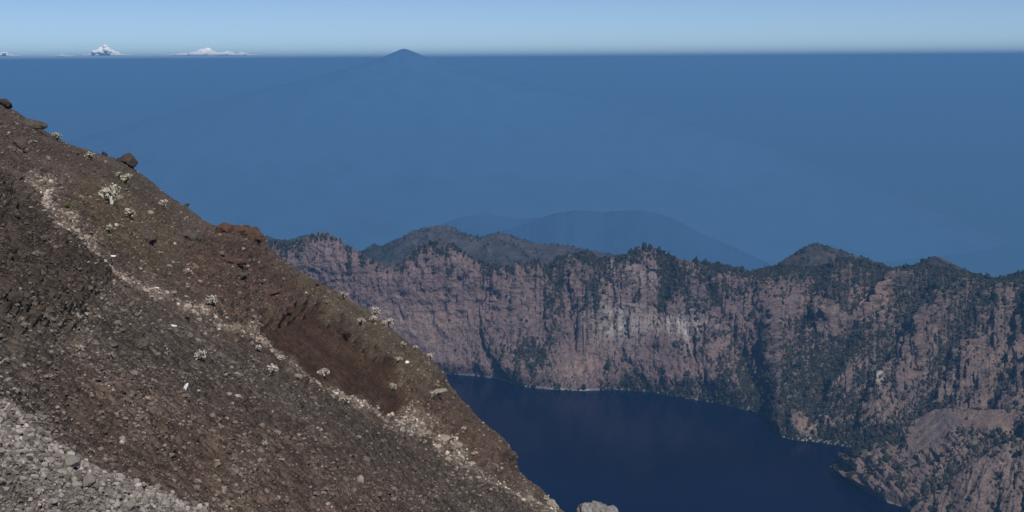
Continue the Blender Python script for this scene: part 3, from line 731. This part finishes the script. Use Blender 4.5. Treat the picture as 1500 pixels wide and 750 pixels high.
# ------------------------------------------------------------------ hills behind the rim
def hill(name, crest, R, front, zfoot, back, backz, mat, colr, amp, sc1, nx=None, seed=0, jag=0):
    crest = np.asarray(crest, float); x0, x1 = crest[0, 0], crest[-1, 0]
    nx = nx or int((x1-x0)*1.1)+30; X = np.linspace(x0, x1, nx); yc = np.interp(X, crest[:, 0], crest[:, 1])
    ppm = R/FPX
    jg = jag*fbm(X/7., seed*1., 1., 4, .6)*R/FPX; T = at_range(X, yc, np.full(nx, float(R))); hd_ = T[:, :2]/np.linalg.norm(T[:, :2], axis=1)[:, None]
    rows = []; ts = np.linspace(1, 0, 90)
    for t in ts:
        q = T.copy(); q[:, :2] -= hd_*front*t; q[:, 2] = T[:, 2] + (zfoot-T[:, 2])*t**.85
        rows.append(q)
    for t in np.linspace(0, 1, 24)[1:]:
        q = T.copy(); q[:, :2] += hd_*back*t; q[:, 2] = T[:, 2] + (backz-T[:, 2])*t**.85; rows.append(q)
    G = np.stack(rows, 1); G[..., 2] += jg[:, None]*np.exp(-np.abs(np.concatenate([ts, -np.linspace(0, 1, 24)[1:]]))/.06)[None]; TT = np.concatenate([ts, -np.linspace(0, 1, 24)[1:]])[None]
    env = sstep(0, .25, np.abs(TT))
    al = G[..., 0]
    dz = amp*(ridged(al/sc1, G[..., 1]/(sc1*2.2), seed*3.3, 3)-.6)*env*np.sin(np.linspace(0, np.pi, nx))[:, None]**.6
    G[..., 2] += dz
    n = fbm(G[..., 0]/sc1, G[..., 1]/sc1, seed*2.1, 4)
    C = np.zeros(n.shape+(3,)); C[:] = colr; C = mixc(C, sstep(.0, .6, n)*(.7 if R < 15000 else .15), np.array(colr)*np.array([.45, .55, .55]))
    me = mesh_np(name, G.reshape(-1, 3), grid_faces(nx, G.shape[1]), True, np.clip(C, .01, .5).reshape(-1, 3))
    link(name, me, mat, kind='structure')
    HG.append((G[:, 45:96], R)); return T
Th = hill('ridge', [(440,420),(500,385),(535,364),(548,358),(560,360),(575,352),(590,347),(603,338),(620,334),(640,331),(655,330),(668,335),(685,343),(700,348),(718,344),(730,340),(745,343),(760,349),(780,355),(800,358),(815,356),(830,360),(850,363),(870,367),(890,371),(905,373),(930,380),(960,392),(1000,410)],
     9600, 1500, -1900, 3500, -3650, M_HILL, (.062, .056, .056), 75, 380, seed=1, jag=1.6)
hill('ridge', [(300,350),(370,345),(390,346),(405,350),(420,352),(435,348),(448,344),(470,350),(500,372),(540,400)], 8800, 1200, -1900, 3000, -3650, M_HILL, (.050, .058, .045), 30, 300, seed=2, jag=1.0)
hill('cinder_cone', [(1085,420),(1110,408),(1130,394),(1150,379),(1165,370),(1178,362),(1186,358),(1195,356),(1205,359),(1217,362),(1230,366),(1250,373),(1275,380),(1295,387),(1320,397),(1360,415)], 7700, 620, -1330, 2200, -3650, M_HILL, (.075, .062, .055), 20, 130, seed=3, jag=.6)
hill('cinder_cone', [(1290,420),(1325,402),(1345,388),(1358,378),(1370,375),(1382,379),(1400,388),(1420,398),(1445,408),(1475,420)], 7400, 480, -1300, 2200, -3650, M_HILL, (.075, .062, .055), 18, 120, seed=4, jag=.6)
hill('cinder_cone', [(1430,420),(1455,409),(1470,403),(1483,403),(1500,407),(1530,415)], 7200, 400, -1300, 2000, -3650, M_HILL, (.120, .090, .075), 10, 120, seed=5, jag=.5)
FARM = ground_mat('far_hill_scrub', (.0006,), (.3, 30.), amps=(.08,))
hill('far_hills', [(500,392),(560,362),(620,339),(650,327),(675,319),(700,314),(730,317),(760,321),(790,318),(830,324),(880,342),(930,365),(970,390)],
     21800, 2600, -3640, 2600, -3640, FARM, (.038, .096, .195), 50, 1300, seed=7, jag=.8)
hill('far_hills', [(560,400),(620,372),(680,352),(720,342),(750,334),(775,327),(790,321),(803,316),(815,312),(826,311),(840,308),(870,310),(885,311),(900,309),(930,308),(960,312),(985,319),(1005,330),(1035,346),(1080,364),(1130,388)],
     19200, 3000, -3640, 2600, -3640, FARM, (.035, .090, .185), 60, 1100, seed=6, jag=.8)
hp, hs, hc = [], [], []
for Gh, Rh in HG[:5]:
    nx_, nh_ = Gh.shape[:2]; k = int(nx_*(9 if Rh > 8000 else 5)); i = rng.integers(0, nx_, k); j = np.clip(45-np.abs(rng.normal(0, 18, k)), 0, nh_-1).astype(int)
    ok = (fbm(Gh[i, j, 0]/120, Gh[i, j, 1]/120, Rh*.01, 3) > -.05+.012*(45-j)); i, j = i[ok], j[ok]; s = np.exp(rng.normal(np.log(3.4), .4, len(i)))
    hp.append(Gh[i, j]+np.array([0, 0, 1])*(s*.5)[:, None]); hs.append(s); hc.append(np.clip(np.array([.022, .026, .022])[None]*np.exp(rng.normal(0, .3, len(i)))[:, None], .008, .2))
link('woodland', scatter_mesh('woodland', crown_shapes, np.concatenate(hp), np.concatenate(hs), np.concatenate(hc)), M_TREE, kind='stuff', label='sparse dark scrub on the hills and cones behind the crater rim', cat='woodland')
# the distant volcano as one full cone of ridged flanks
pk = at_range(592, 71.5, 26000.); nA, nR = 220, 90
ang = np.linspace(0, 2*np.pi, nA+1)[:-1]; rr = np.concatenate([np.linspace(0, 900, 46)[:-1], 900+np.linspace(0, 1, 45)**1.3*11100])
AA, RR = np.meshgrid(ang, rr, indexing='ij')
zz = pk[2] - np.interp(RR, [0, 50, 140, 440, 800, 1500, 3400, 7000, 12000], [0, 8, 45, 168, 285, 480, 900, 1850, -SEA+pk[2]+10])
w_ = RR/(RR+150); zz = zz + w_*np.exp(-RR/700)*16*ridged(np.cos(AA)*5, np.sin(AA)*5, RR/900, 3)-w_*np.exp(-RR/700)*11 + 6*fbm(np.cos(AA)*RR/120, np.sin(AA)*RR/120, 1., 3)*w_*np.exp(-RR/700)
Gv = np.stack([pk[0]+RR*np.cos(AA)*1.0, pk[1]+.38*RR*np.sin(AA), zz], -1); Gv = np.concatenate([Gv, Gv[:1]], 0)
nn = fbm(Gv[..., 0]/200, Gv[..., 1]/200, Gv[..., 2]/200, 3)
CV = np.zeros(Gv.shape); _h = np.clip((pk[2]-Gv[..., 2]-300)/2600, 0, 1)[..., None]; CV[:] = np.array([.048, .128, .262])*(1-_h) + np.array([.046, .115, .222])*_h; CV *= ((1+.10*nn)*np.interp(pk[2]-Gv[..., 2], [0, 400, 1500, 3600], [1, 1, 1, 1]))[..., None]  # haze blue painted into the flank colour, bluer upward, so the body blends in
link('volcano', mesh_np('volcano', Gv.reshape(-1, 3), grid_faces(nA+1, nR), True, CV.clip(.01, .4).reshape(-1, 3)), ground_mat('volcano_flank_hazed', (.002,), (.2, 10.), amps=(.05,)), kind='structure')

# sea
m, nt, b = mat_new('sea_water'); L = nt.links.new
b.inputs['Roughness'].default_value = .35; b.inputs['IOR'].default_value = 1.33
tc = N(nt, 'ShaderNodeTexCoord'); nz = N(nt, 'ShaderNodeTexNoise', i_Scale=.0002, i_Detail=5.0); L(tc.outputs['Object'], nz.inputs['Vector'])
cr = N(nt, 'ShaderNodeValToRGB'); cr.color_ramp.elements[0].color = (.048, .125, .22, 1); cr.color_ramp.elements[1].color = (.056, .14, .24, 1); L(nz.outputs[0], cr.inputs[0]); L(cr.outputs[0], b.inputs['Base Color'])
S_ = 590000.
link('sea', mesh_np('sea', np.array([(-S_, -S_, SEA), (S_, -S_, SEA), (S_, S_, SEA), (-S_, S_, SEA)]), np.array([[0, 1, 2, 3]])), m, kind='structure')

# ------------------------------------------------------------------ clouds, above the haze
M_CLOUD, nt, b = mat_new('cloud_white'); b.inputs['Base Color'].default_value = (.95, .95, .95, 1); b.inputs['Roughness'].default_value = 1
HTOP = 205.
def cloud(px, w, h, R, label, seed, n=60):
    r_ = np.random.default_rng(seed); c = at_range(px, 80, float(R)); z0 = HTOP+25; W = w*R/FPX
    yb = 84-9*px/1500; hz = (h)*R/FPX            # top height above the camera level
    Vs, Fs, o_ = [], [], 0
    for i in range(n):
        x = r_.uniform(-.5, .5); e = ((1-abs(2*x))**1.1 if w < 70 else (1-abs(2*x)**2.5)*(.65+.35*math.sin(x*19+seed)))*(.75+.25*r_.random()); rad = W*.038*r_.uniform(.6, 1.7)*(1.35-abs(2*x))
        top = max(hz*e, z0*1.05); z = z0+(max(top-rad*.5, z0+1)-z0)*r_.random()**.7
        V, F = ICO[3] if i < 20 else ICO[2]; V = V*(1+.14*fbm(V[:, 0]*2+i, V[:, 1]*2, V[:, 2]*2, 3))[:, None]*rad*np.array([1.25, 1.1, .8])
        V = V+np.array([x*W, r_.uniform(-.2, .2)*W, z]); V[:, 2] = np.maximum(V[:, 2], z0-5+3*r_.random())
        Vs.append(V); Fs.append(F+o_); o_ += len(V)
    V = np.concatenate(Vs); V[:, 0] += c[0]; V[:, 1] += c[1]
    me = mesh_np('cloud', V, np.concatenate(Fs), True); link('cloud', me, M_CLOUD, label=label, cat='cloud')
cloud(155, 66, 23, 58000, 'tall white peaked cumulus on the horizon above the left slope', 1, 260)
cloud(302, 100, 17.5, 62000, 'long low white cloud bank between the peaked cloud and the volcano', 2, 240)
cloud(8, 44, 16, 60000, 'small white cloud at the left edge of the horizon', 3, 50)
cloud(355, 50, 12, 64000, 'thin cloud trailing off the right end of the long bank', 4, 40)
cloud(92, 40, 10.5, 66000, 'faint low cloud between the left edge cloud and the peaked one', 5, 40)

# ------------------------------------------------------------------ haze box
HZ = 600000.
hv = np.array([(x, y, z) for z in (SEA-1.5, HTOP) for x, y in ((-HZ, -HZ), (HZ, -HZ), (HZ, HZ), (-HZ, HZ))])
hf = np.array([[3, 2, 1, 0], [4, 5, 6, 7], [0, 1, 5, 4], [1, 2, 6, 5], [2, 3, 7, 6], [3, 0, 4, 7]])
hm = bpy.data.materials.new('haze_air'); hm.use_nodes = True; nt = hm.node_tree; nt.nodes.clear()
out = nt.nodes.new('ShaderNodeOutputMaterial'); pv = nt.nodes.new('ShaderNodeVolumePrincipled'); nt.links.new(pv.outputs[0], out.inputs['Volume'])
pv.inputs['Color'].default_value = (.185, .45, .86, 1); pv.inputs['Density'].default_value = 3.0e-5; pv.inputs['Anisotropy'].default_value = 0.0
link('haze', mesh_np('haze', hv, hf), hm, kind='stuff', label='blue air haze filling the space down to the sea', cat='haze')

# ------------------------------------------------------------------ light, sky, camera
SUN_EL, SUN_AZ = math.radians(50), math.radians(154)      # azimuth clockwise from +Y (view direction): behind right
sd = Vector((math.sin(SUN_AZ)*math.cos(SUN_EL), math.cos(SUN_AZ)*math.cos(SUN_EL), math.sin(SUN_EL)))
sl = bpy.data.lights.new('sun', 'SUN'); sl.energy = 4.0; sl.angle = math.radians(.5); sl.color = (1, .95, .88)
so = bpy.data.objects.new('sun', sl); col.objects.link(so); so.rotation_euler = sd.to_track_quat('Z', 'Y').to_euler()
w = bpy.data.worlds.new('World'); sc.world = w; w.use_nodes = True; nt = w.node_tree
bg = nt.nodes['Background']; sky = nt.nodes.new('ShaderNodeTexSky'); sky.sky_type = 'NISHITA'; sky.sun_disc = False
sky.sun_elevation = SUN_EL; sky.sun_rotation = SUN_AZ; sky.altitude = 3600; sky.air_density = .7; sky.dust_density = .0; sky.ozone_density = 4.0
nt.links.new(sky.outputs[0], bg.inputs[0]); bg.inputs[1].default_value = .088

cd = bpy.data.cameras.new('camera'); cam = bpy.data.objects.new('camera', cd); col.objects.link(cam); sc.camera = cam
cd.sensor_width = 36; cd.lens = FPX/1500*36; cd.clip_start = .1; cd.clip_end = 2e6
Mx = Matrix(((rt[0], up[0], -fw[0], 0), (rt[1], up[1], -fw[1], 0), (rt[2], up[2], -fw[2], 0), (0, 0, 0, 1)))
cam.matrix_world = Mx
sc.view_settings.view_transform = 'Standard'; sc.view_settings.look = 'None'; sc.view_settings.exposure = 0; sc.view_settings.gamma = 1
sc.cycles.use_denoising = True
sc.cycles.max_bounces = 5; sc.cycles.volume_bounces = 0; sc.cycles.diffuse_bounces = 2; sc.cycles.glossy_bounces = 2
sc.render.engine = 'CYCLES'
